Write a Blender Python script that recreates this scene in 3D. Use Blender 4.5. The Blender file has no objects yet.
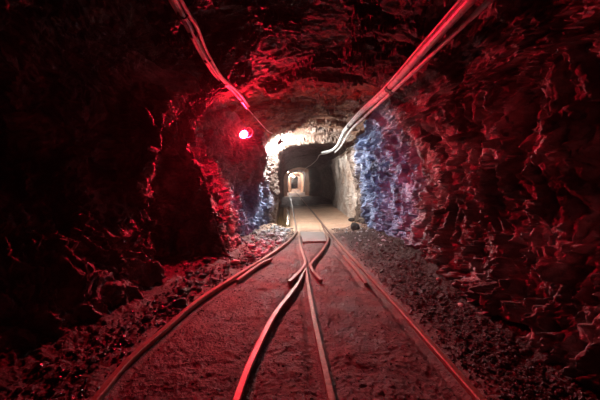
import bpy, math, random
import numpy as np
from mathutils import Vector, Euler
random.seed(7)
rng = np.random.default_rng(11)
S = bpy.context.scene
C = S.collection
F, CX, CY, CAMZ = 300.0, 287.0, 182.0, 1.07

def P(px, py, z):
    """floor-plan point seen at a photo pixel, for something at height z"""
    y = F * (CAMZ - z) / (py - CY)
    return ((px - CX) / F * y, y)

# ------------------------------------------------------------------ noise
_perm = rng.permutation(256); _perm = np.concatenate([_perm, _perm, _perm])
_g = rng.normal(size=(256, 3)); _g /= np.linalg.norm(_g, axis=1)[:, None]
def pn(p, s=1.0, off=0.0):
    p = np.asarray(p, float) * s + off
    i = np.floor(p).astype(int); f = p - i
    w = f * f * f * (f * (f * 6 - 15) + 10)
    i &= 255
    out = 0
    for dx in (0, 1):
        for dy in (0, 1):
            for dz in (0, 1):
                h = _perm[_perm[_perm[(i[:, 0] + dx) & 255] + ((i[:, 1] + dy) & 255)] + ((i[:, 2] + dz) & 255)]
                d = f - np.array([dx, dy, dz])
                v = (_g[h] * d).sum(1)
                ww = (w[:, 0] if dx else 1 - w[:, 0]) * (w[:, 1] if dy else 1 - w[:, 1]) * (w[:, 2] if dz else 1 - w[:, 2])
                out = out + v * ww
    return out * 1.5
def fbm(p, s, n, off=0.0, g=0.5):
    a, o = 1.0, 0
    for k in range(n):
        o = o + a * pn(p, s, off + 17.3 * k); s *= 2.03; a *= g
    return o
_r1 = rng.random((768, 3)); _r2 = rng.normal(size=(768, 3)); _r3 = rng.random(768) - .5
def facets(p, s, off, tilt):
    """broken-rock facets: every cell is a tilted plane with its own offset"""
    q = np.asarray(p, float) * s + off
    i = np.floor(q).astype(int)
    best = np.full(len(q), 1e9); val = np.zeros(len(q))
    for dx in (-1, 0, 1):
        for dy in (-1, 0, 1):
            for dz in (-1, 0, 1):
                c = i + np.array([dx, dy, dz]); cc = c & 255
                h = _perm[_perm[_perm[cc[:, 0]] + cc[:, 1]] + cc[:, 2]]
                d = q - (c + _r1[h])
                dd = (d * d).sum(1)
                m = dd < best
                best[m] = dd[m]
                val[m] = ((d * _r2[h]).sum(1) * tilt + _r3[h])[m]
    return val
def sstep(a, b, x):
    t = np.clip((x - a) / (b - a), 0, 1); return t * t * (3 - 2 * t)

# ------------------------------------------------------------------ object helpers
def mesh_np(name, V, Q, mat, normals=None, smooth=True):
    me = bpy.data.meshes.new(name)
    V = np.asarray(V, np.float32); Q = np.asarray(Q, np.int32)
    k = Q.shape[1]
    me.vertices.add(len(V)); me.vertices.foreach_set('co', V.ravel())
    me.loops.add(Q.size); me.loops.foreach_set('vertex_index', Q.ravel())
    me.polygons.add(len(Q))
    me.polygons.foreach_set('loop_start', np.arange(0, Q.size, k, dtype=np.int32))
    me.polygons.foreach_set('use_smooth', np.full(len(Q), smooth))
    me.update(calc_edges=True)
    if normals is not None: me.normals_split_custom_set_from_vertices(normals.astype(np.float32))
    me.materials.append(mat)
    return me
class MB:
    """collects shapes, builds ONE mesh"""
    def __init__(s): s.v = []; s.f = []; s.sm = []
    def grid(s, rings, closed=True, caps=True, smooth=True):
        b = len(s.v); n = len(rings[0])
        for r in rings: s.v += [tuple(p) for p in r]
        for i in range(len(rings) - 1):
            for j in range(n if closed else n - 1):
                k = (j + 1) % n
                s.f.append((b + i*n + j, b + i*n + k, b + (i+1)*n + k, b + (i+1)*n + j)); s.sm.append(smooth)
        if caps:
            s.f.append(tuple(b + j for j in reversed(range(n)))); s.sm.append(False)
            e = b + (len(rings) - 1) * n
            s.f.append(tuple(e + j for j in range(n))); s.sm.append(False)
    def tube(s, pts, r, n=12):
        pts = [Vector(p) for p in pts]
        rings = []; up = Vector((0, 0, 1)); prev = None
        for i, p in enumerate(pts):
            t = (pts[min(i+1, len(pts)-1)] - pts[max(i-1, 0)]).normalized()
            a = t.cross(up) if prev is None else prev - t * prev.dot(t)
            if a.length < 1e-4: a = t.cross(Vector((1, 0, 0)))
            a.normalize(); prev = a; b = t.cross(a)
            rr = r(i / max(1, len(pts)-1)) if callable(r) else r
            rings.append([p + (a * math.cos(k*2*math.pi/n) + b * math.sin(k*2*math.pi/n)) * rr for k in range(n)])
        s.grid(rings)
    def lathe(s, prof, c, n=20):
        """profile [(r, z)] spun about a vertical axis through c"""
        s.grid([[(c[0] + r*math.cos(k*2*math.pi/n), c[1] + r*math.sin(k*2*math.pi/n), c[2] + z) for k in range(n)] for r, z in prof])
    def build(s, name, mat, parent=None, loc=None):
        me = bpy.data.meshes.new(name)
        me.from_pydata(s.v, [], s.f)
        me.polygons.foreach_set('use_smooth', s.sm)
        me.materials.append(mat)
        import bmesh
        bm = bmesh.new(); bm.from_mesh(me); bmesh.ops.recalc_face_normals(bm, faces=bm.faces); bm.to_mesh(me); bm.free()
        o = bpy.data.objects.new(name, me); C.objects.link(o)
        if loc is not None:
            me.transform(__import__('mathutils').Matrix.Translation(-Vector(loc))); o.location = loc
        if parent is not None:
            o.parent = parent
            if parent.type == 'EMPTY' or True:
                me.transform(__import__('mathutils').Matrix.Translation(-Vector(world_loc(parent))))
        return o
def world_loc(o):
    l = Vector(o.location)
    while o.parent: o = o.parent; l += Vector(o.location)
    return l
def tag(o, label, cat, group=None, kind=None):
    o['label'] = label; o['category'] = cat
    if group: o['group'] = group
    if kind: o['kind'] = kind
    return o
def thing(name, label, cat, loc, group=None):
    o = bpy.data.objects.new(name, None); C.objects.link(o); o.location = loc; o.empty_display_size = .1
    return tag(o, label, cat, group)
def spline(pts, n=8):
    pts = [Vector(p) for p in pts]; out = []
    for i in range(len(pts) - 1):
        p0 = pts[max(i-1, 0)]; p1 = pts[i]; p2 = pts[i+1]; p3 = pts[min(i+2, len(pts)-1)]
        for k in range(n):
            t = k / n
            out.append(.5 * (2*p1 + (p2-p0)*t + (2*p0-5*p1+4*p2-p3)*t*t + (3*p1-p0-3*p2+p3)*t**3))
    out.append(pts[-1]); return out

# ------------------------------------------------------------------ materials
def mat(name):
    m = bpy.data.materials.new(name); m.use_nodes = True
    nt = m.node_tree; b = nt.nodes['Principled BSDF']
    return m, nt, b
def N(nt, t, **kw):
    n = nt.nodes.new(t)
    for k, v in kw.items():
        if k in n.inputs: n.inputs[k].default_value = v
        else: setattr(n, k, v)
    return n
def ramp(nt, src, stops):
    r = N(nt, 'ShaderNodeValToRGB'); e = r.color_ramp.elements
    e[0].position, e[0].color = stops[0][0], (*stops[0][1], 1)
    e[1].position, e[1].color = stops[-1][0], (*stops[-1][1], 1)
    for p, c in stops[1:-1]:
        x = e.new(p); x.color = (*c, 1)
    nt.links.new(src, r.inputs[0]); return r
def mixc(nt, fac, a, b, mode='MIX'):
    m = N(nt, 'ShaderNodeMix', data_type='RGBA', blend_type=mode)
    for s, v in ((m.inputs[0], fac), (m.inputs[6], a), (m.inputs[7], b)):
        if hasattr(v, 'links') or isinstance(v, bpy.types.NodeSocket): nt.links.new(v, s)
        else: s.default_value = v if isinstance(v, (int, float)) else (*v, 1)
    return m.outputs[2]
def maprange(nt, src, a, b, lo=0, hi=1):
    m = N(nt, 'ShaderNodeMapRange'); m.interpolation_type = 'SMOOTHSTEP'
    m.inputs[1].default_value = a; m.inputs[2].default_value = b; m.inputs[3].default_value = lo; m.inputs[4].default_value = hi
    nt.links.new(src, m.inputs[0]); return m.outputs[0]
def math_(nt, op, a, b):
    m = N(nt, 'ShaderNodeMath', operation=op)
    for s, v in zip(m.inputs, (a, b)):
        if isinstance(v, bpy.types.NodeSocket): nt.links.new(v, s)
        else: s.default_value = v
    return m.outputs[0]
def bump(nt, b, srcs):
    prev = None
    for src, strength, dist in srcs:
        n = N(nt, 'ShaderNodeBump', Strength=strength, Distance=dist)
        nt.links.new(src, n.inputs['Height'])
        if prev: nt.links.new(prev, n.inputs['Normal'])
        prev = n.outputs[0]
    nt.links.new(prev, b.inputs['Normal'])

def rock_material(name, side):
    m, nt, b = mat(name)
    geo = N(nt, 'ShaderNodeNewGeometry'); pos = geo.outputs['Position']
    sep = N(nt, 'ShaderNodeSeparateXYZ'); nt.links.new(pos, sep.inputs[0])
    n1 = N(nt, 'ShaderNodeTexNoise', Scale=2.2, Detail=9.0, Roughness=.65); nt.links.new(pos, n1.inputs['Vector'])
    mp = N(nt, 'ShaderNodeMapping'); nt.links.new(pos, mp.inputs[0]); mp.inputs['Scale'].default_value = (1.2, 2.0, 9.0); mp.inputs['Rotation'].default_value = (.1, .15, .3)
    n2 = N(nt, 'ShaderNodeTexNoise', Scale=3.0, Detail=7.0, Roughness=.7); nt.links.new(mp.outputs[0], n2.inputs['Vector'])
    nb = N(nt, 'ShaderNodeTexNoise', Scale=1.3, Detail=5.0, Roughness=.6); nt.links.new(pos, nb.inputs['Vector'])
    yw = math_(nt, 'ADD', sep.outputs[1], math_(nt, 'MULTIPLY', math_(nt, 'SUBTRACT', nb.outputs[0], .5), 1.6))
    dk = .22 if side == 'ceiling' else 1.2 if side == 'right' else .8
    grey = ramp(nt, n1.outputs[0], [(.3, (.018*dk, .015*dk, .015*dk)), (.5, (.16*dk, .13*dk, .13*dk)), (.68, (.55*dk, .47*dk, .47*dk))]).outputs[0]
    brown = ramp(nt, n2.outputs[0], [(.3, (.035, .016, .009)), (.5, (.16, .075, .04)), (.72, (.38, .22, .13))]).outputs[0]
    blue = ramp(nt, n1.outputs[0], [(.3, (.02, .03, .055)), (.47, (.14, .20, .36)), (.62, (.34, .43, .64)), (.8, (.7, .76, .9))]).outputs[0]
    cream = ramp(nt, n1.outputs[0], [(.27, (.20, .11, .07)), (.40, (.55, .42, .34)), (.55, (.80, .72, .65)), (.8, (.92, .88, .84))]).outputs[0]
    # walls turn blue-grey just before the narrow heading
    if side == 'ceiling':
        near = mixc(nt, maprange(nt, yw, 3.2, 4.6), grey, brown)
    else:
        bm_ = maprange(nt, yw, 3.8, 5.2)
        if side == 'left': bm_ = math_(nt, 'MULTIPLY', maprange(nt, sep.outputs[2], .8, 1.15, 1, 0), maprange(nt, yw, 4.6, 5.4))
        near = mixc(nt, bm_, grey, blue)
    pink = ramp(nt, n2.outputs[0], [(.58, (0, 0, 0)), (.68, (1, 1, 1))]).outputs[0]
    near = mixc(nt, math_(nt, 'MULTIPLY', pink, .55), near, (.30, .17, .12))
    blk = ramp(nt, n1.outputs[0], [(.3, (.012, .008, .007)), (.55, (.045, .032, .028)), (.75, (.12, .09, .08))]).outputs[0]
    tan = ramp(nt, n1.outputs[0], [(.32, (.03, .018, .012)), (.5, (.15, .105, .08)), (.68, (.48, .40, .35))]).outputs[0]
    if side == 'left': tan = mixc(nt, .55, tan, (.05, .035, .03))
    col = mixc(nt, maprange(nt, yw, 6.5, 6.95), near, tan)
    col = mixc(nt, maprange(nt, sep.outputs[1], 7.2, 7.45), col, blk if side == 'ceiling' else cream)  # roof past the mouth black: the rim's shade put into its colour
    if side == 'left': col = mixc(nt, maprange(nt, sep.outputs[1], 7.25, 7.6), col, blk)  # left wall inside likewise, shade behind the rim painted black
    col = mixc(nt, maprange(nt, yw, 10.5, 13.2), col, blk)  # unlit stretch beyond the white lamp, darkness painted into the rock
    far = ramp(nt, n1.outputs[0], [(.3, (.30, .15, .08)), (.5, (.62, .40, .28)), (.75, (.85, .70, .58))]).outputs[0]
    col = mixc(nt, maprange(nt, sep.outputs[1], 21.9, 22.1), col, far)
    for a_, b_ in ((24.6, 30.5), (33.1, 40.3)):  # unlit chambers between the far lamps, painted black for contrast
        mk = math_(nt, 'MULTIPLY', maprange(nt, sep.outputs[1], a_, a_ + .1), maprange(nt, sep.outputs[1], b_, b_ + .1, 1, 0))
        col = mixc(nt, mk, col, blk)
    nt.links.new(col, b.inputs['Base Color'])
    rr = maprange(nt, n2.outputs[0], .3, .7, .38, .72)
    nt.links.new(rr, b.inputs['Roughness'])
    b.inputs['Specular IOR Level'].default_value = .55
    v = N(nt, 'ShaderNodeTexVoronoi', Scale=26.0); nt.links.new(pos, v.inputs['Vector'])
    nf = N(nt, 'ShaderNodeTexNoise', Scale=38.0, Detail=8.0, Roughness=.65); nt.links.new(pos, nf.inputs['Vector'])
    nr = N(nt, 'ShaderNodeTexNoise', Scale=2.6, Detail=9.0, Roughness=.6); nr.noise_type = 'RIDGED_MULTIFRACTAL'; nt.links.new(mp.outputs[0], nr.inputs['Vector'])
    bump(nt, b, [(v.outputs[0], .2, .012), (nr.outputs[0], .35, .03), (nf.outputs[0], .9, .02)])
    return m

def dirt_material():
    m, nt, b = mat('trodden_dirt')
    geo = N(nt, 'ShaderNodeNewGeometry'); pos = geo.outputs['Position']
    sep = N(nt, 'ShaderNodeSeparateXYZ'); nt.links.new(pos, sep.inputs[0])
    n1 = N(nt, 'ShaderNodeTexNoise', Scale=3.0, Detail=10.0, Roughness=.68); nt.links.new(pos, n1.inputs['Vector'])
    n2 = N(nt, 'ShaderNodeTexNoise', Scale=45.0, Detail=7.0, Roughness=.7); nt.links.new(pos, n2.inputs['Vector'])
    nb = N(nt, 'ShaderNodeTexNoise', Scale=1.6, Detail=5.0); nt.links.new(pos, nb.inputs['Vector'])
    yw = math_(nt, 'ADD', sep.outputs[1], math_(nt, 'MULTIPLY', math_(nt, 'SUBTRACT', nb.outputs[0], .5), 2.0))
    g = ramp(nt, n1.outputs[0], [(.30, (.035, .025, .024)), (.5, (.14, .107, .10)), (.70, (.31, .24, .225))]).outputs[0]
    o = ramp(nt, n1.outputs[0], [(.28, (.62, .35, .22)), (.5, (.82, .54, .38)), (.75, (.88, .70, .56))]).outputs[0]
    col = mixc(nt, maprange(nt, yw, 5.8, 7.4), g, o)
    col = mixc(nt, math_(nt, 'MULTIPLY', maprange(nt, yw, 11.5, 14.0), maprange(nt, sep.outputs[1], 21.5, 22.0, 1, 0)), col, (.022, .014, .011))  # floor out of lamp reach, its darkness painted in
    pt = N(nt, 'ShaderNodeTexNoise', Scale=2.4, Detail=8.0, Roughness=.72); nt.links.new(pos, pt.inputs['Vector'])
    stain = math_(nt, 'MULTIPLY', maprange(nt, pt.outputs[0], .50, .60, 0, .62), maprange(nt, yw, 5.5, 7.0, 1, .15))
    col = mixc(nt, stain, col, (.05, .034, .03))
    # darker ground outside the curving left rail, darker ballast right of the track
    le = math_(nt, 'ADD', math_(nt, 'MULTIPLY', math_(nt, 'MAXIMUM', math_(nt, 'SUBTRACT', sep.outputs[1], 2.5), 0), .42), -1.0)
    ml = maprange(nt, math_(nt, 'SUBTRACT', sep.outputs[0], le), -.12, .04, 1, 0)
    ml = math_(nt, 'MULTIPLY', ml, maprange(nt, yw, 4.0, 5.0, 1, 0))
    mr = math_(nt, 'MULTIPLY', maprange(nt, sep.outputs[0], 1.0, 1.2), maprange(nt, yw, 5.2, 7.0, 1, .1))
    verge_dark = math_(nt, 'MAXIMUM', ml, mr)
    col = mixc(nt, verge_dark, col, (.05, .037, .034))
    col = mixc(nt, maprange(nt, n2.outputs[0], .32, .44, .65, 0), col, (.05, .035, .03))
    nt.links.new(col, b.inputs['Base Color'])
    nt.links.new(maprange(nt, n1.outputs[0], .35, .65, .45, .8), b.inputs['Roughness'])
    b.inputs['Specular IOR Level'].default_value = .3
    v = N(nt, 'ShaderNodeTexVoronoi', Scale=55.0); nt.links.new(pos, v.inputs['Vector'])
    bump(nt, b, [(n1.outputs[0], .4, .03), (v.outputs[0], .45, .012), (n2.outputs[0], .8, .014)])
    return m

def simple(name, color, rough, metal=0.0, spec=.5, nscale=30.0, var=.5, bmp=.25, coat=0.0):
    m, nt, b = mat(name)
    tc = N(nt, 'ShaderNodeTexCoord')
    n = N(nt, 'ShaderNodeTexNoise', Scale=nscale, Detail=6.0, Roughness=.65); nt.links.new(tc.outputs['Object'], n.inputs['Vector'])
    dark = tuple(c * (1 - var) for c in color); light = tuple(min(1, c * (1 + var * .6)) for c in color)
    r = ramp(nt, n.outputs[0], [(.32, dark), (.68, light)])
    nt.links.new(r.outputs[0], b.inputs['Base Color'])
    nt.links.new(maprange(nt, n.outputs[0], .3, .7, min(1, rough*.8), min(1, rough*1.25)), b.inputs['Roughness'])
    b.inputs['Metallic'].default_value = metal; b.inputs['Specular IOR Level'].default_value = spec
    b.inputs['Coat Weight'].default_value = coat
    if bmp: bump(nt, b, [(n.outputs[0], bmp, .01)])
    return m
def emitter(name, color, strength):
    m, nt, b = mat(name)
    b.inputs['Base Color'].default_value = (*[min(1, c) for c in color], 1)
    b.inputs['Emission Color'].default_value = (*color, 1); b.inputs['Emission Strength'].default_value = strength
    return m

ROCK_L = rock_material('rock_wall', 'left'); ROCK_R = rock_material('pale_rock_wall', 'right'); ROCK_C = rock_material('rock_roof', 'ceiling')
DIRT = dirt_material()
RAIL = simple('worn_rail_steel', (.33, .21, .17), .40, .25, .5, 40, .45, .25)
PLATE = simple('dusty_steel_plate', (.27, .26, .25), .55, .25, .5, 14, .35, .3)
PIPE = simple('painted_pipe', (.70, .76, .74), .30, 0, .6, 18, .25, .08)
PIPE_DARK = simple('dark_coupling', (.10, .09, .09), .45, .4, .5, 40, .3, .1)
CABLE = simple('cable_sheath', (.84, .80, .79), .36, 0, .9, 20, .3, .05)
CABLE_DARK = simple('dark_cable_sheath', (.10, .09, .09), .4, 0, .6, 20, .3, .05)
STONE_R = simple('grey_stone', (.075, .058, .055), .45, 0, .5, 22, .5, .6)
STONE_K = simple('wet_dark_stone', (.035, .027, .026), .22, 0, .6, 22, .5, .6)
STONE_B = simple('blue_grey_stone', (.44, .46, .50), .35, 0, .55, 22, .45, .6)
STONE_W = simple('pale_stone', (.66, .62, .60), .5, 0, .5, 22, .25, .5)
STONE_D = simple('black_stone', (.035, .03, .03), .6, 0, .4, 22, .4, .6)
HOOD = simple('hood_enamel', (.5, .48, .46), .45, 0, .5, 20, .2, .1)
WOOD = simple('old_timber', (.10, .065, .045), .75, 0, .3, 20, .5, .6)
WATER, _nt, _b = mat('muddy_water')
_b.inputs['Base Color'].default_value = (.20, .12, .055, 1); _b.inputs['Roughness'].default_value = .07
_b.inputs['Specular IOR Level'].default_value = .6
_n = N(_nt, 'ShaderNodeTexNoise', Scale=14.0, Detail=2.0); bump(_nt, _b, [(_n.outputs[0], .08, .01)])
RED = (1.0, .008, .034)
RED_POWER, WHITE_POWER = 380.0, 370.0

# ------------------------------------------------------------------ tunnel sections
# (y, [LB, LL, LM, LH, RL, RM, RR, RH, RMid, RLo, RB])  x,z pairs, walked from the left foot over the roof to the right foot
def sec(lb, ll, lm, lh, rl, roof, rr, rh, rm, rlo, rb, zc=2.05, zr=2.35):
    cx = (rl + rr) / 2
    return [(lb, -.12), (ll, .42), (lm, .95), (lh, 1.5), (rl, zc), (cx, zr), (rr + .16, zc + .13), (rh, 1.62), (rm, 1.05), (rlo, .5), (rb, -.12)]
KEYS = [
    (-3.0, sec(-1.75, -2.20, -2.40, -2.20, -1.45, 0, 1.05, 1.45, 1.55, 1.50, 1.40)),
    (1.1,  sec(-1.45, -1.85, -2.30, -2.20, -1.45, 0, 1.05, 1.45, 1.55, 1.50, 1.40)),
    (2.0,  sec(-1.30, -1.58, -2.02, -2.05, -1.35, 0, 1.08, 1.50, 1.56, 1.50, 1.42)),
    (2.6,  sec(-1.18, -1.38, -1.70, -1.66, -1.20, 0, 1.10, 1.54, 1.60, 1.56, 1.46)),
    (3.05, sec(-1.12, -1.24, -1.40, -1.26, -.92, 0, 1.12, 1.58, 1.66, 1.62, 1.52)),
    (3.35, sec(-1.25, -1.60, -1.90, -1.60, -1.02, 0, 1.14, 1.62, 1.72, 1.66, 1.57)),
    (3.70, sec(-1.38, -1.80, -2.00, -1.70, -1.08, 0, 1.16, 1.65, 1.80, 1.72, 1.62)),
    (3.98, sec(-.66, -.74, -.92, -1.16, -1.00, 0, 1.18, 1.68, 1.84, 1.80, 1.70)),
    (5.0,  sec(-.72, -.80, -.95, -1.08, -.86, 0, 1.22, 1.70, 1.86, 1.84, 1.76)),
    (5.75, sec(-.64, -.68, -.80, -.90, -.74, 0, 1.25, 1.64, 1.77, 1.78, 1.74)),
    (6.1,  sec(-.54, -.52, -.46, -.41, -.38, 0, 1.25, 1.60, 1.73, 1.75, 1.74, 2.02, 2.28)),
    (6.45, sec(-.50, -.48, -.48, -.48, -.40, 0, 1.24, 1.58, 1.70, 1.73, 1.73, 2.02, 2.26)),
    (6.85, sec(-.36, -.35, -.35, -.36, -.30, 0, 1.22, 1.55, 1.66, 1.70, 1.72, 2.00, 2.18)),
    (7.0,  sec(-.30, -.30, -.30, -.30, -.22, 0, 1.16, 1.52, 1.65, 1.69, 1.70, 1.98, 2.17)),
    (7.12, sec(-.22, -.22, -.21, -.21, -.15, 0, 1.10, 1.50, 1.63, 1.68, 1.70, 1.82, 1.97)),
    (7.5,  sec(-.24, -.26, -.25, -.24, -.14, 0, 1.12, 1.50, 1.62, 1.68, 1.70, 1.84, 2.00)),
    (8.2,  sec(-.26, -.30, -.30, -.26, -.04, 0, 1.30, 1.66, 1.74, 1.77, 1.76, 1.90, 2.10)),
    (12.6, sec(-.25, -.30, -.30, -.24, .0, 0, 1.55, 1.84, 1.90, 1.90, 1.86, 1.90, 2.16)),
    (13.6, sec(-.25, -.30, -.30, -.24, .0, 0, 1.90, 2.40, 2.60, 2.60, 2.50, 1.95, 2.25)),
    (21.3, sec(-.35, -.40, -.40, -.34, .05, 0, 1.90, 2.40, 2.50, 2.50, 2.40, 1.95, 2.25)),
    (22.0, sec(-.18, -.20, -.20, -.18, .15, 0, 1.30, 1.56, 1.62, 1.62, 1.60, 1.90, 2.12)),
    (24.5, sec(.06, .04, .04, .06, .25, 0, 1.18, 1.42, 1.46, 1.46, 1.44, 1.78, 2.00)),
    (25.0, sec(-.30, -.40, -.40, -.30, .0, 0, 1.40, 1.75, 1.80, 1.80, 1.75, 2.00, 2.30)),
    (30.0, sec(-.30, -.40, -.40, -.30, .0, 0, 1.40, 1.75, 1.80, 1.80, 1.75, 2.00, 2.30)),
    (30.6, sec(.22, .20, .20, .22, .35, 0, 1.35, 1.60, 1.65, 1.65, 1.60, 1.82, 2.02)),
    (33.0, sec(.42, .40, .40, .42, .50, 0, 1.20, 1.42, 1.46, 1.46, 1.44, 1.70, 1.88)),
    (33.6, sec(-.1, -.2, -.2, -.1, .2, 0, 1.40, 1.75, 1.80, 1.80, 1.75, 2.00, 2.30)),
    (40.0, sec(-.1, -.2, -.2, -.1, .2, 0, 1.40, 1.75, 1.80, 1.80, 1.75, 2.00, 2.30)),
    (40.6, sec(.62, .60, .60, .62, .70, 0, 1.45, 1.64, 1.66, 1.66, 1.64, 1.70, 1.90)),
    (52.0, sec(.5, .45, .45, .5, .6, 0, 1.48, 1.76, 1.80, 1.80, 1.78, 1.80, 2.0)),
]
NU = 820
def section_curve(ctrl):
    c = np.array(ctrl); n = len(c); out = []
    u = np.linspace(0, n - 1, 1400)
    i = np.minimum(u.astype(int), n - 2); t = (u - i)[:, None]
    g = lambda k: c[np.clip(k, 0, n - 1)]
    p0, p1, p2, p3 = g(i-1), g(i), g(i+1), g(i+2)
    q = .5 * (2*p1 + (p2-p0)*t + (2*p0-5*p1+4*p2-p3)*t*t + (3*p1-p0-3*p2+p3)*t**3)
    d = np.concatenate([[0], np.cumsum(np.linalg.norm(np.diff(q, axis=0), axis=1))]); d /= d[-1]
    uu = np.linspace(0, 1, NU)
    return np.stack([np.interp(uu, d, q[:, 0]), np.interp(uu, d, q[:, 1])], 1)
rows = []
for (ya, a), (yb, b_) in zip(KEYS[:-1], KEYS[1:]):
    a, b_ = np.array(a), np.array(b_)
    L = max(yb - ya, np.linalg.norm(a - b_, axis=1).max())
    step = .05 if yb < 1.2 else .0042 * (ya + yb) / 2
    if ya > 7.4: step = .011 * (ya + yb) / 2 if ya > 12 else .05
    n = max(3, int(L / step))
    # nearer rows closer together
    for k in range(n):
        t = k / n
        y = ya + (yb - ya) * t
        w = t * t * (3 - 2 * t)
        rows.append((y, a * (1 - w) + b_ * w))
rows.append((KEYS[-1][0], np.array(KEYS[-1][1])))
NR = len(rows)
base = np.zeros((NR, NU, 3))
for r, (y, c) in enumerate(rows):
    s = section_curve(c); base[r, :, 0] = s[:, 0]; base[r, :, 1] = y; base[r, :, 2] = s[:, 1]
def grid_normals(G):
    du = np.gradient(G, axis=1); dv = np.gradient(G, axis=0)
    n = np.cross(du, dv); n /= np.linalg.norm(n, axis=2)[:, :, None] + 1e-12
    return n
nb = grid_normals(base)
# smooth the guide normals so displacement does not self-cross at the steps
for _ in range(6):
    nb[1:-1] = (nb[:-2] + nb[1:-1] * 2 + nb[2:]) / 4
    nb[:, 1:-1] = (nb[:, :-2] + nb[:, 1:-1] * 2 + nb[:, 2:]) / 4
nb /= np.linalg.norm(nb, axis=2)[:, :, None]
p = base.reshape(-1, 3).copy(); nn = nb.reshape(-1, 3)
inward = np.sign(((np.array([.4, 0, 1.0]) - p) * np.array([1, 0, 1]) * nn).sum(1).mean())
nn = nn * inward
# domain warp, then shear so that cleavage leans and runs along the drift
wv = np.stack([fbm(p, 1.1, 3, 3.1), fbm(p, 1.1, 3, 41.7), fbm(p, 1.1, 3, 77.9)], 1)
q = p + wv * .22
roofness = sstep(1.75, 2.15, p[:, 2])
qs = q.copy()
qs[:, 0] += .35 * q[:, 2]; qs[:, 2] = q[:, 2] * .50 + .40 * q[:, 1]        # leaning joints on the walls
qr = q * np.array([.55, 1.15, 1.6]) + np.array([0, .25, 0]) * q[:, :1]     # bedding runs across the roof
def mix(a, b, w): return a * (1 - w) + b * w
qq = mix(qs, qr, roofness[:, None])
d = .10 * fbm(p, .75, 2, 5.0)
f1 = facets(qq, 2.0, 9.0, .55); wf = np.stack([fbm(p, 4.5, 3, 13.1), fbm(p, 4.5, 3, 48.7), fbm(p, 4.5, 3, 87.9)], 1) * .06
f2 = facets(qq + wf, 6.6, 21.0, .55); f3 = facets(qq + wf, 15.5, 33.0, .5)
rid = 1 - np.abs(fbm(qq, 2.6, 5, 61.0, .55)) * 2.0
f4 = facets(qq + wf * .5, 34.0, 44.0, .5)
d += .095 * f1 + .068 * f2 + .036 * f3 + .014 * f4 + .030 * rid + .010 * fbm(p, 11, 4, 13.0, .6)
d -= np.interp(p[:, 1], [0, 6.7, 7.1, 60], [.085, .075, .05, .03]) / np.where(p[:, 1] > 7.25, .62, 1.0)
rightside = (p[:, 0] > .6) * (1 - roofness)
d += rightside * (.035 * f2 + .012 * f3)
# roof: thin broken beds, their edges stepping down away from the viewer
lr = q * np.array([.7, 1.0, .6]) + np.array([0, .35, 0]) * q[:, :1]
a1 = fbm(lr, 1.9, 6, 71.0, .62); a2 = fbm(lr, 3.6, 5, 91.0, .62)
dr_ = .08 * fbm(p, .75, 2, 5.0) + .020 * f2 + .014 * f3 + .006 * f4 + .06 * sstep(.16, .19, a1) + .06 * sstep(.44, .47, a1) + .03 * sstep(.22, .26, a2) - .10
d = mix(d, dr_, roofness)
holl = np.exp(-(((p[:, 1] - 1.62) / .16) ** 2 + ((p[:, 2] - 1.0) / .45) ** 2)) * (p[:, 0] > 0)
holl += .7 * np.exp(-(((p[:, 1] - 2.05) / .14) ** 2 + ((p[:, 2] - 1.55) / .3) ** 2)) * (p[:, 0] > 0)
d -= .24 * holl
amp = np.ones(len(p))
amp *= np.where(p[:, 1] > 7.25, .55, 1.0) * np.where(p[:, 1] > 21.8, .6, 1.0)
amp *= 1 - .35 * sstep(6.7, 7.0, p[:, 1])
amp *= 1 - .15 * roofness
p = p + nn * (d * amp)[:, None]
G = p.reshape(NR, NU, 3)
VN = grid_normals(G).reshape(-1, 3) * inward
s_idx = np.arange(NU)
ROW0 = next(i for i, (y, c) in enumerate(rows) if y >= -3.0)
iL, iR = int(NU * .34), int(NU * .655)
def part_mesh(name, u0, u1, m):
    us = np.arange(u0, u1 + 1); k = len(us)
    V = G[:, us].reshape(-1, 3); Nn = VN.reshape(NR, NU, 3)[:, us].reshape(-1, 3)
    r = np.arange(NR - 1)[:, None] * k + np.arange(k - 1)[None]
    Q = np.stack([r, r + k, r + k + 1, r + 1], 2).reshape(-1, 4)
    # orient towards the inside
    a, b, c = V[Q[:, 0]], V[Q[:, 1]], V[Q[:, 2]]
    if (np.cross(b - a, c - a) * Nn[Q[:, 0]]).sum(1).mean() < 0: Q = Q[:, ::-1]
    me = mesh_np(name, V, Q, m, Nn)
    o = bpy.data.objects.new(name, me); C.objects.link(o); o['kind'] = 'structure'; return o
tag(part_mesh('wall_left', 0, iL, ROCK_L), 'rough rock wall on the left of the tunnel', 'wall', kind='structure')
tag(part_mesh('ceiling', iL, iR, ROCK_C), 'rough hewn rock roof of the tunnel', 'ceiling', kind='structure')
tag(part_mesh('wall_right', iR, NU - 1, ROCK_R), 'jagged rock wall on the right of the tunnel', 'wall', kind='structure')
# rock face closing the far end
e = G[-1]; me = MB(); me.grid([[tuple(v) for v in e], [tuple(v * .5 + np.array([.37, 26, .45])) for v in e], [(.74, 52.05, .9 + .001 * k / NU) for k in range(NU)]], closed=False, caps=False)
tag(me.build('wall_back', ROCK_L), 'rock face at the far end of the tunnel', 'wall', kind='structure')

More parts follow.
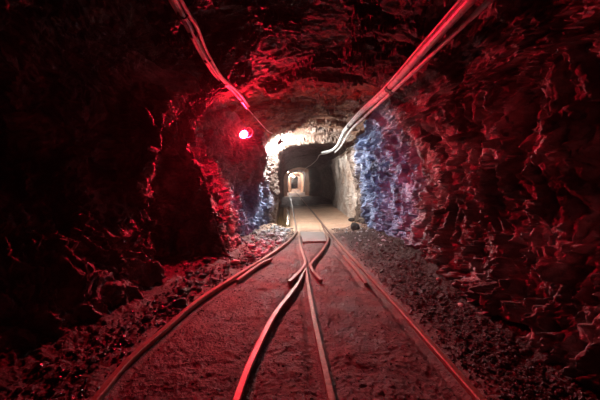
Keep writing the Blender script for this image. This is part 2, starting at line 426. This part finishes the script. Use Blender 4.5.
# ------------------------------------------------------------------ rails: lines first (the floor needs them)
ZR = .042
def pl(pts): return [(*P(a, b, ZR), ZR) for a, b in pts]
FAR_L = [(.225, 51, ZR), (.225, 30, ZR), (.225, 13.8, ZR), (.212, 8.5, ZR), (.205, 6.9, ZR)]
left_stock = spline(FAR_L + [(.19, 6.25, ZR), (.12, 5.75, ZR)] + pl([(286.5, 242), (270, 253.8), (235, 275.5), (200, 298), (170, 323), (129, 358)]) + [(-.915, 1.3, ZR), (-.93, .6, ZR), (-.93, -1.5, ZR)])
right_stock = spline([(.9, 51, ZR), (.9, 30, ZR), (.9, 12.6, ZR), (.885, 8, ZR), (.885, 6.18, ZR), (.885, 4.6, ZR), (.905, 3.7, ZR), (.925, 2.46, ZR), (.927, 1.4, ZR), (.93, -1.5, ZR)])
closure_left = spline([(.232, 5.95, ZR), (.215, 4.9, ZR), (.232, 4.1, ZR), (.232, 3.85, ZR), (.19, 3.62, ZR), (.06, 3.22, ZR), (.02, 3.12, ZR)])
closure_right = spline([(.845, 7.3, ZR), (.815, 6.5, ZR), (.775, 5.75, ZR), (.70, 5.2, ZR), (.52, 4.5, ZR), (.335, 3.92, ZR), (.292, 3.72, ZR), (.30, 3.5, ZR), (.335, 3.28, ZR), (.36, 3.17, ZR)])
frog_straight = spline([(.236, 3.68, ZR), (.213, 3.1, ZR), (.205, 2.2, ZR), (.213, 1.39, ZR), (.215, .5, ZR), (.215, -1.5, ZR)])
frog_curved = spline([(.243, 3.70, ZR), (.112, 3.06, ZR)] + pl([(277, 310), (259, 343), (236, 400)]) + [(-.25, .6, ZR), (-.25, -1.5, ZR)])
guard_left = spline(pl([(271, 258.5), (262, 262), (244, 274.5), (237, 279.5)]))
guard_right = spline(pl([(343.5, 255), (346.5, 258.5), (355, 268), (364.5, 279.5), (366, 283)]))
LINES = [left_stock, right_stock, closure_left, closure_right, frog_straight, frog_curved, guard_left, guard_right]
def line_np(L): 
    a = np.array([tuple(v) for v in L]); return a[np.argsort(a[:, 1])]
LNP = [line_np(L) for L in LINES]
def near_rail(x, y):
    best = np.full(len(x), 9.0)
    for a in LNP:
        xr = np.interp(y, a[:, 1], a[:, 0]); ins = (y > a[0, 1]) & (y < a[-1, 1])
        best = np.where(ins, np.minimum(best, np.abs(x - xr)), best)
    return best
def floor_z(x, y, fine=True):
    x = np.asarray(x, float); y = np.asarray(y, float)
    p3 = np.stack([x, y, np.full_like(x, .37)], 1)
    z = .018 * fbm(p3, 1.3, 2, 2.0) + .012 * fbm(p3, 5.0, 3, 8.0)
    xl = np.interp(y, LNP[0][:, 1], LNP[0][:, 0])
    zl = sstep(.12, .75, xl - x) * .13 * (y < 7) ; zr_ = sstep(1.05, 1.75, x) * .13 * (1 - .5 * sstep(6.5, 8, y))
    rub = np.clip(sstep(.1, .4, xl - x) + sstep(1.02, 1.25, x), 0, 1)
    z = z + zl + zr_
    dr = near_rail(x, y)
    g = np.exp(-((dr - .055) / .032) ** 2)
    far = 1 - sstep(9, 14, y)
    z = z * (1 - .7 * np.exp(-(dr / .12) ** 2)) - .018 * g * far
    if fine:
        cl = facets(p3, 9.0, 4.0, .5) * .009 + facets(p3, 24.0, 14.0, .5) * .010 + .006 * fbm(p3, 30, 3, 9.0, .6)
        smoothpath = sstep(.12, .3, x - .2) * sstep(.12, .3, 1.15 - x) * sstep(2.0, 3.2, y + .8)
        z = z + cl * (.55 + .6 * rub) * (1 - .55 * smoothpath * sstep(.3, .4, x)) * np.clip(dr / .08, .25, 1) * (1 - .6 * sstep(6, 8, y))
    # drainage ditch beside the track in the narrow heading
    ditch = sstep(.14, .04, x) * sstep(7.0, 7.6, y) * sstep(14, 12, y)
    z = z - .10 * ditch
    pud = np.exp(-(((x + .42) / .16) ** 2 + ((y - 5.7) / .55) ** 2) ** 2)
    return z - .05 * pud
ys = [-3.0]
while ys[-1] < 52.4:
    y = ys[-1]; ys.append(y + (.06 if y < 1.1 else (.0042 * y if y < 9 else .012 * y)))
ys = np.array(ys); xs = np.concatenate([np.linspace(-2.9, -1.6, 60), np.linspace(-1.595, 2.0, 520), np.linspace(2.02, 3.2, 40)])
X, Y = np.meshgrid(xs, ys)
Z = floor_z(X.ravel(), Y.ravel())
V = np.stack([X.ravel(), Y.ravel(), Z], 1); k = len(xs)
r = np.arange(len(ys) - 1)[:, None] * k + np.arange(k - 1)[None]
Q = np.stack([r, r + 1, r + k + 1, r + k], 2).reshape(-1, 4)
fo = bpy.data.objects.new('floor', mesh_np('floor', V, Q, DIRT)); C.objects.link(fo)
tag(fo, 'trodden dirt and gravel floor of the tunnel', 'floor', kind='structure')

# ------------------------------------------------------------------ build rails
PROFILE = [(-.034, -.085), (.034, -.085), (.034, -.077), (.009, -.066), (.008, -.030), (.018, -.024), (.020, -.006), (.015, 0), (-.015, 0), (-.020, -.006), (-.018, -.024), (-.008, -.030), (-.009, -.066), (-.034, -.077)]
def rail(name, line, label, cat='rail', group=None, taper0=False, taper1=False):
    m = MB(); rings = []; n = len(line)
    for i, p in enumerate(line):
        t = (line[min(i+1, n-1)] - line[max(i-1, 0)]); t.z = 0; t.normalize()
        sx = Vector((t.y, -t.x, 0)); 
        w = 1.0
        if taper0: w = min(1, .35 + i / n * 3)
        dz = 0
        rings.append([p + sx * (a * w) + Vector((0, 0, b + dz)) for a, b in PROFILE])
    m.grid(rings, smooth=False)
    mid = line[-1]
    o = m.build(name, RAIL, loc=(line[n//2].x, line[n//2].y, 0))
    return tag(o, label, cat, group)
rail('rail', left_stock, 'long steel rail curving off to the left beside the left wall')
rail('rail', right_stock, 'long straight steel rail nearest the right wall')
rail('switch_rail', closure_left, 'straight steel switch rail from the joint on the left down to the crossing, bent leftward', 'rail', taper0=True)
rail('switch_rail', closure_right, 'bent steel switch rail running diagonally from the right rail to the crossing', 'rail', taper0=True)
rail('rail', frog_straight, 'straight steel rail from the crossing to the bottom centre of the picture', 'rail', taper0=True)
rail('rail', frog_curved, 'steel rail curving from the crossing down and leftward between the other rails', 'rail', taper0=True)
rail('guard_rail', guard_left, 'short guard rail just inside the curving left rail', 'guard rail')
rail('guard_rail', guard_right, 'short flared guard rail just inside the right rail', 'guard rail')

# steel plate between the rails, behind the switch
def slab(name, quad, z0, z1, m, label, cat, bev=.006):
    mb = MB(); c = Vector((sum(q[0] for q in quad)/4, sum(q[1] for q in quad)/4, 0))
    def ring(z, s): return [(c.x + (q[0]-c.x)*s, c.y + (q[1]-c.y)*s, z) for q in quad]
    mb.grid([ring(z0, 1), ring(z1 - bev, 1), ring(z1, .985)], smooth=False)
    return tag(mb.build(name, m, loc=(c.x, c.y, z0)), label, cat)
slab('metal_plate', [(.275, 5.25), (.70, 5.32), (.765, 6.25), (.27, 6.3)], -.02, .030, PLATE, 'flat grey steel plate lying between the rails behind the crossing', 'plate')

# ------------------------------------------------------------------ stones
def stone_mesh(name, seed, m, sub=2, flat=.7, rough=.28):
    import bmesh
    bm = bmesh.new(); bmesh.ops.create_icosphere(bm, subdivisions=sub, radius=1)
    co = np.array([v.co for v in bm.verts])
    rr = 1 + rough * fbm(co, .9, 2, seed * 3.7) + .9 * rough * facets(co, 1.3, seed * 5.1, .5)
    sc = np.array([1.0, .8 + .3 * ((seed * 37) % 10) / 10, flat])
    for v, c, k_ in zip(bm.verts, co, rr): v.co = Vector(c * k_ * sc)
    me = bpy.data.meshes.new(name); bm.to_mesh(me); bm.free(); me.materials.append(m); return me
var_red = [stone_mesh('stone', s, STONE_R, 2) for s in range(1, 6)]
var_wet = [stone_mesh('stone', s, STONE_K, 2) for s in range(31, 36)]
var_blue = [stone_mesh('stone', s, STONE_B, 2) for s in range(6, 11)]
var_pale = [stone_mesh('stone', s, STONE_W, 2) for s in range(11, 14)]
rnd = random.Random(3)
def stone(me, x, y, r, label, group=None, name='stone', sink=.25, rz=None):
    o = bpy.data.objects.new(name, me); C.objects.link(o)
    z = float(floor_z([x], [y], False)[0])
    o.location = (x, y, z + r * (.7 - sink) * .8); o.scale = (r, r * rnd.uniform(.75, 1.1), r * rnd.uniform(.7, 1))
    o.rotation_euler = (rnd.uniform(-.25, .25), rnd.uniform(-.25, .25), rnd.uniform(0, 6.3) if rz is None else rz)
    return tag(o, label, 'stone', group)
placed = []
def clear(x, y, r):
    for a, b, c in placed:
        if (a - x)**2 + (b - y)**2 < (c + r)**2 * .9: return False
    if near_rail(np.array([x]), np.array([y]))[0] < r + .05: return False
    placed.append((x, y, r)); return True
# special ones first
sx = P(235, 261, .06); placed.append((*sx, .07)); stone(var_pale[0], *sx, .065, 'pale angular stone at the tip of the rubble under the left wall')
sx = P(461, 302, .1); placed.append((*sx, .05)); stone(var_pale[1], *sx, .030, 'largest light stone on the gravel at the foot of the right wall')
sx = P(438, 279, .1); placed.append((*sx, .03)); stone(var_pale[2], *sx, .022, 'small pale stone on the gravel against the right wall')
dk = stone_mesh('stone', 21, STONE_D, 2, .9, .2)
sx = P(355, 230, .05); placed.append((*sx, .14)); stone(dk, *sx, .12, 'low black rock right of the track before the narrow passage')
sx = P(352, 222, .05); placed.append((*sx, .10)); stone(dk, *sx, .09, 'upright black rock right of the track in the mouth of the passage')
def edge_left(y): return float(np.interp(y, [y_ for y_, _ in KEYS], [c[0][0] for _, c in KEYS]))
def edge_right(y): return float(np.interp(y, [y_ for y_, _ in KEYS], [c[-1][0] for _, c in KEYS]))
def lstock(y): return float(np.interp(y, LNP[0][:, 1], LNP[0][:, 0]))
n = 0; tries = 0
while n < 130 and tries < 6000:
    tries += 1
    y = 1.6 + 5.2 * rnd.random() ** .9
    a = edge_left(y) + .12; b = lstock(y) - .13
    if b - a < .08: continue
    x = a + (b - a) * rnd.random(); r = rnd.choice([.025, .03, .035, .045, .06]) * (.6 if y < 2.6 else 1)
    if y < 2.3 and rnd.random() < .6: continue
    if not clear(x, y, r): continue
    if y > 4.3: stone(rnd.choice(var_blue), x, y, r, 'blue-grey rubble stone between the left wall and the curving rail', 'blue-grey rubble by the left wall')
    else: stone(rnd.choice(var_wet), x, y, r, 'dark broken stone between the left wall and the curving rail', 'dark rubble by the left wall')
    n += 1
n = 0; tries = 0
while n < 110 and tries < 6000:
    tries += 1
    y = 1.45 + 5.3 * rnd.random(); a = 1.06; b = edge_right(y) - .06
    x = a + (b - a) * rnd.random() ** .6; r = rnd.choice([.014, .018, .022, .03]) * (.65 if y < 2.8 else 1)
    if not clear(x, y, r): continue
    if y > 4.6: stone(rnd.choice(var_blue), x, y, r, 'blue-grey stone on the verge under the right wall', 'blue-grey stones by the right wall')
    else: stone(rnd.choice(var_red), x, y, r, 'small dark stone on the verge under the right wall', 'dark stones by the right wall')
    n += 1
# gravel: nobody could count it
def gravel(name, label, m, npts, sampler, r0, r1):
    import bmesh
    bm = bmesh.new(); bmesh.ops.create_icosphere(bm, subdivisions=1, radius=1)
    co = np.array([v.co for v in bm.verts]); fa = np.array([[v.index for v in f.verts] for f in bm.faces]); bm.free()
    VV, FF = [], []; pts = np.array([sampler() for _ in range(npts)])
    keep = near_rail(pts[:, 0], pts[:, 1]) > .045; pts = pts[keep]
    zz = floor_z(pts[:, 0], pts[:, 1])
    g = np.random.default_rng(5)
    for i, (x, y) in enumerate(pts):
        r = r0 + (r1 - r0) * g.random() ** 2.5
        c = co * (1 + .45 * (g.random((len(co), 1)) - .5)) * r * np.array([1, .8, .7]) * (.8 + .4 * g.random(3))
        a = g.random() * 6.28; ca, sa = math.cos(a), math.sin(a)
        c = np.stack([c[:, 0]*ca - c[:, 1]*sa, c[:, 0]*sa + c[:, 1]*ca, c[:, 2]], 1)
        VV.append(c + np.array([x, y, zz[i] + r * .25])); FF.append(fa + i * len(co))
    o = bpy.data.objects.new(name, mesh_np(name, np.concatenate(VV), np.concatenate(FF), m, smooth=False)); C.objects.link(o)
    return tag(o, label, 'gravel', kind='stuff')
def samp_r():
    y = 1.35 + 5.5 * rnd.random() ** 1.2; return (1.0 + (edge_right(y) - 1.0) * rnd.random() ** .8, y)
def samp_l():
    y = 1.4 + 5.6 * rnd.random() ** .9; b = lstock(y) - .05; a = edge_left(y); return (a + (b - a) * rnd.random(), y)
def samp_m():
    y = 1.35 + 4.2 * rnd.random() ** 1.3; a = lstock(y) + .05; return (a + (.86 - a) * rnd.random(), y)
gravel('gravel', 'loose grey gravel spread between the right rail and the right wall', STONE_R, 5200, samp_r, .004, .016)
gravel('gravel', 'broken rock chippings between the left wall and the curving rail', STONE_K, 2400, samp_l, .005, .022)
gravel('gravel', 'fine scattered chippings on the dirt between the rails', STONE_R, 2600, samp_m, .003, .009)

# puddles
def puddle(pts, z, label):
    m = MB(); c = np.mean(pts, axis=0)
    pts = spline([(a, b, 0) for a, b in pts + [pts[0]]], 6)[:-1]
    rim = [(p_.x, p_.y, z) for p_ in pts]; low = [(p_.x, p_.y, z - .02) for p_ in pts]
    m.grid([low, rim], smooth=False)
    return tag(m.build('puddle', WATER, loc=(c[0], c[1], z)), label, 'puddle')
puddle([(-.40, 7.15), (-.1, 7.0), (.06, 7.3), (.09, 9), (.07, 11.5), (-.1, 13), (-.42, 12.5), (-.45, 9)], -.045, 'brown muddy water standing in the ditch left of the track')

# ------------------------------------------------------------------ pipes on the right
def W(px, py, y): return Vector(((px - CX) / F * y, y, CAMZ + (CY - py) / F * y))
def pipe(name, pts, r, label, m, cat='pipe', couplings=()):
    line = spline(pts, 10)
    root = thing(name, label, cat, tuple(line[0]))
    mb = MB(); mb.tube(line, r, 14); mb.build('tube', m, root)
    for f in couplings:
        i = int(f * (len(line) - 2)); a, b = line[i], line[i+1]; t = (b - a).normalized()
        mb = MB(); mb.tube([a - t * .045, a - t * .044, a + t * .044, a + t * .045], lambda u: r * 1.25, 16)
        mb.build('coupling', PIPE_DARK, root)
    return root
def Wp(a, b, y): return W(a, b, y * (.93 if y < 6.8 else 1))
def extend(a, b, y): return a + (b - a) * ((y - a.y) / (b.y - a.y))
def ppath(dx, dz, k=0):
    a, b = Wp(468, 2, 1.76), Wp(386, 91, 3.5)
    pts = [extend(a, b, -1.5), extend(a, b, 0), a, extend(a, b, 2.3), b, Wp(362, 112, 5.1), Wp(350, 125, 5.95), Wp(343.5, 133, 6.5), Wp(338, 144, 7.0), Wp(332, 150, 7.6), Wp(322, 152.5, 8.3)]
    return [q + Vector((dx, 0, dz)) for q in pts]
pipe('pipe', ppath(0, 0), .030, 'thick pale pipe high on the right wall, upper one of the pair', PIPE, couplings=(.40, .62))
a_, b_ = Wp(488, 2, 1.76), Wp(388.5, 95, 3.5)
p2 = [extend(a_, b_, -1.5), extend(a_, b_, 0), a_, extend(a_, b_, 2.3), b_, Wp(366, 115.5, 5.1), Wp(353, 127.5, 5.95), Wp(347, 135.5, 6.5), Wp(341, 146, 7.0), Wp(335, 152, 7.6)]
pipe('pipe', p2, .017, 'thin pale pipe high on the right wall, lower one of the pair', PIPE, couplings=(.445,))
cb = [q + Vector((-.035, 0, .02)) for q in ppath(0, 0)[:8]]
pipe('cable', cb, .009, 'thin cable strapped along the upper side of the thick right-hand pipe', CABLE, 'cable')
# ragged wire from the pipe ends to the next lamp
wire = spline([W(333, 151, 7.7), W(326, 153.5, 9.5), W(319.5, 155, 11), W(317, 159.5, 12.5), W(311, 165, 15), W(306, 168, 17.5), W(303.5, 172, 20), W(302, 172, 21.9)], 8)
mb = MB(); mb.tube(wire, .016, 6); tag(mb.build('wire', CABLE, loc=tuple(wire[0])), 'thin ragged wire sagging from the pipe ends into the dark passage', 'wire')

# ------------------------------------------------------------------ cables on the left
root = thing('cable_bundle', 'bundle of cables strung under the roof on the left towards the red lamp', 'cable bundle', (-.69, 1.9, 2.2))
a_, b_ = Wp(175, 0, 1.87), Wp(204, 54, 2.66)
mid = [extend(a_, b_, -1.5), extend(a_, b_, 0), a_, extend(a_, b_, 2.05), b_, Wp(220, 77, 3.22), Wp(236, 93, 3.8), Wp(246, 107, 4.4)]
for j, (dx, dz, rr, m) in enumerate([(0, 0, .016, CABLE), (.032, .004, .014, CABLE), (-.030, .008, .013, CABLE), (.014, -.024, .010, CABLE), (-.010, .026, .012, CABLE_DARK)]):
    pts = []
    for k_, q_ in enumerate(mid):
        wob = 1 + .3 * math.sin(k_ * 1.9 + j * 2.1)
        pts.append(q_ + Vector((dx * wob, 0, dz * wob - .012 * math.sin(k_ * 1.3 + j))))
    mb = MB(); mb.tube(spline(pts, 10), rr, 10); mb.build('strand', m, root)
line = spline(mid, 10)
for f in (.33, .47, .62, .78, .93):
    i = int(f * (len(line) - 2)); a, b = line[i], line[i+1]; t = (b - a).normalized()
    mb = MB(); mb.tube([a - t * .008, a - t*.0079, a + t*.0079, a + t * .008], .036, 14); mb.build('tie', CABLE_DARK, root)
fl = spline([W(246, 107, 4.4), W(254, 116, 5.0), W(262, 125, 5.7), W(269, 132, 6.3), W(274, 133.5, 6.45), W(279, 136, 6.60)], 8)
mb = MB(); mb.tube(fl, .008, 8); tag(mb.build('wire', CABLE, loc=tuple(fl[0])), 'thin wire under the roof from the cable bundle to the bright white lamp', 'wire')

# ------------------------------------------------------------------ lamps
def lamp(name, label, c, r, m, cord_top, loop=False, cat='lamp', hood=None, cut=0.0):
    c = Vector(c); top = c + Vector((0, 0, r * 3.6))
    root = thing(name, label, cat, tuple(c))
    b = MB(); b.lathe([(.02*r, -1.0*r), (.45*r, -.88*r), (.8*r, -.58*r), (1.0*r, 0), (.86*r, .5*r), (.6*r, .95*r), (.45*r, 1.3*r)], c, 14)
    b.build('bulb', m, root)
    s = MB(); s.lathe([(.44*r, 1.32*r), (.62*r, 1.36*r), (.62*r, 2.6*r), (.4*r, 3.2*r), (.15*r, 3.6*r)], c, 16); s.build('socket', PIPE_DARK, root)
    cp = spline([top, top * .6 + Vector(cord_top) * .4 + Vector((.02, 0, -.01)), Vector(cord_top)], 8)
    w = MB(); w.tube(cp, .005, 6); w.build('cord', CABLE_DARK, root)
    if hood is not None:  # hood added to block the bulb's light on its far side
        ax = Vector(hood).normalized(); sd = ax.cross(Vector((0, 0, 1))).normalized(); up = sd.cross(ax); cc = c - ax * (cut * r)
        prof = [(.02, -1.9), (.9, -1.8), (1.7, -1.35), (2.2, -.75), (2.5, -.05), (2.58, -.05), (2.28, -.85), (1.75, -1.48), (.95, -1.95), (.02, -2.05)]
        h = MB(); h.grid([[cc + ax * (z_ * r) + (sd * math.cos(k_ * math.pi / 14) + up * math.sin(k_ * math.pi / 14)) * (q_ * r) for k_ in range(28)] for q_, z_ in prof])
        h.build('added_hood', HOOD, root)
    if loop:
        ctr = c + Vector((.085, -.01, .02))
        lp = [ctr + Vector((math.cos(a) * .055, .02 * math.sin(a * 2), math.sin(a) * .075)) for a in np.linspace(0, 2*math.pi, 26)]
        w = MB(); w.tube(lp, .006, 8); w.build('wire_loop', CABLE, root)
    return root
def bulb_strength(power, r): return power / (4 * math.pi**2 * r * r) 
rc = W(243.5, 134, 4.65); RB = emitter('red_bulb_glow', RED, bulb_strength(RED_POWER, .027))
lamp('hanging_lamp', 'glowing red lamp hanging under the roof at the end of the cable bundle', rc, .027, RB, W(246, 107, 4.45), True, hood=(.45, -.72, -.53), cut=-.8)
wc = W(280.5, 143.5, 6.55); WB = emitter('white_bulb_glow', (1, .95, .90), bulb_strength(WHITE_POWER, .03))
lamp('hanging_lamp', 'brilliant white lamp at the upper left corner of the passage mouth', wc, .03, WB, W(279, 136, 6.60), hood=(.40, .42, -.82), cut=.05)
FB = emitter('far_bulb_glow', (1, .80, .64), bulb_strength(55, .04))
FB2 = emitter('distant_bulb_glow', (1, .93, .88), bulb_strength(190, .04))
lamp('hanging_lamp', 'small white lamp at the second archway deep in the tunnel', W(287.5, 172, 22.5), .04, FB, W(288, 169.2, 22.5))
lamp('hanging_lamp', 'tiny white lamp at the innermost archway of the tunnel', W(291.5, 175.5, 31.1), .04, FB2, W(292, 173.8, 31.1))
lamp('hanging_lamp', 'farthest white lamp at the very end of the tunnel', W(293.5, 177, 42), .04, FB2, W(294, 175.8, 42))

# faint fill light added behind the camera, no real lamp there
l = bpy.data.lights.new('fill_light', 'POINT'); l.energy = .12; l.color = (1, .88, .84); l.shadow_soft_size = .15
lo = bpy.data.objects.new('fill_light', l); lo.location = (-1.35, -1.1, 1.75); C.objects.link(lo)

# ------------------------------------------------------------------ world, camera
w = bpy.data.worlds.new('world'); S.world = w; w.use_nodes = True
bg = w.node_tree.nodes['Background']; bg.inputs[0].default_value = (.012, .010, .012, 1); bg.inputs[1].default_value = 1.0
HAZE = .003
if HAZE:
    vs = w.node_tree.nodes.new('ShaderNodeVolumeScatter'); vs.inputs['Density'].default_value = HAZE; vs.inputs['Anisotropy'].default_value = .88
    w.node_tree.links.new(vs.outputs[0], w.node_tree.nodes['World Output'].inputs['Volume'])
cam = bpy.data.cameras.new('camera'); co = bpy.data.objects.new('camera', cam); C.objects.link(co)
co.location = (0, 0, CAMZ); co.rotation_euler = (math.radians(90), 0, 0)
cam.sensor_width = 36; cam.lens = 36 * F / 600; cam.shift_x = (300 - CX) / 600; cam.shift_y = -(200 - CY) / 600
cam.clip_start = .05; cam.clip_end = 200
S.camera = co
S.view_settings.view_transform = 'Standard'; S.view_settings.look = 'None'; S.view_settings.gamma = 1; S.view_settings.use_curve_mapping = False
S.view_settings.exposure = 0.0
S.cycles.use_denoising = True
S.cycles.max_bounces = 8; S.cycles.diffuse_bounces = 3; S.cycles.volume_bounces = 0
S.cycles.sample_clamp_indirect = 4
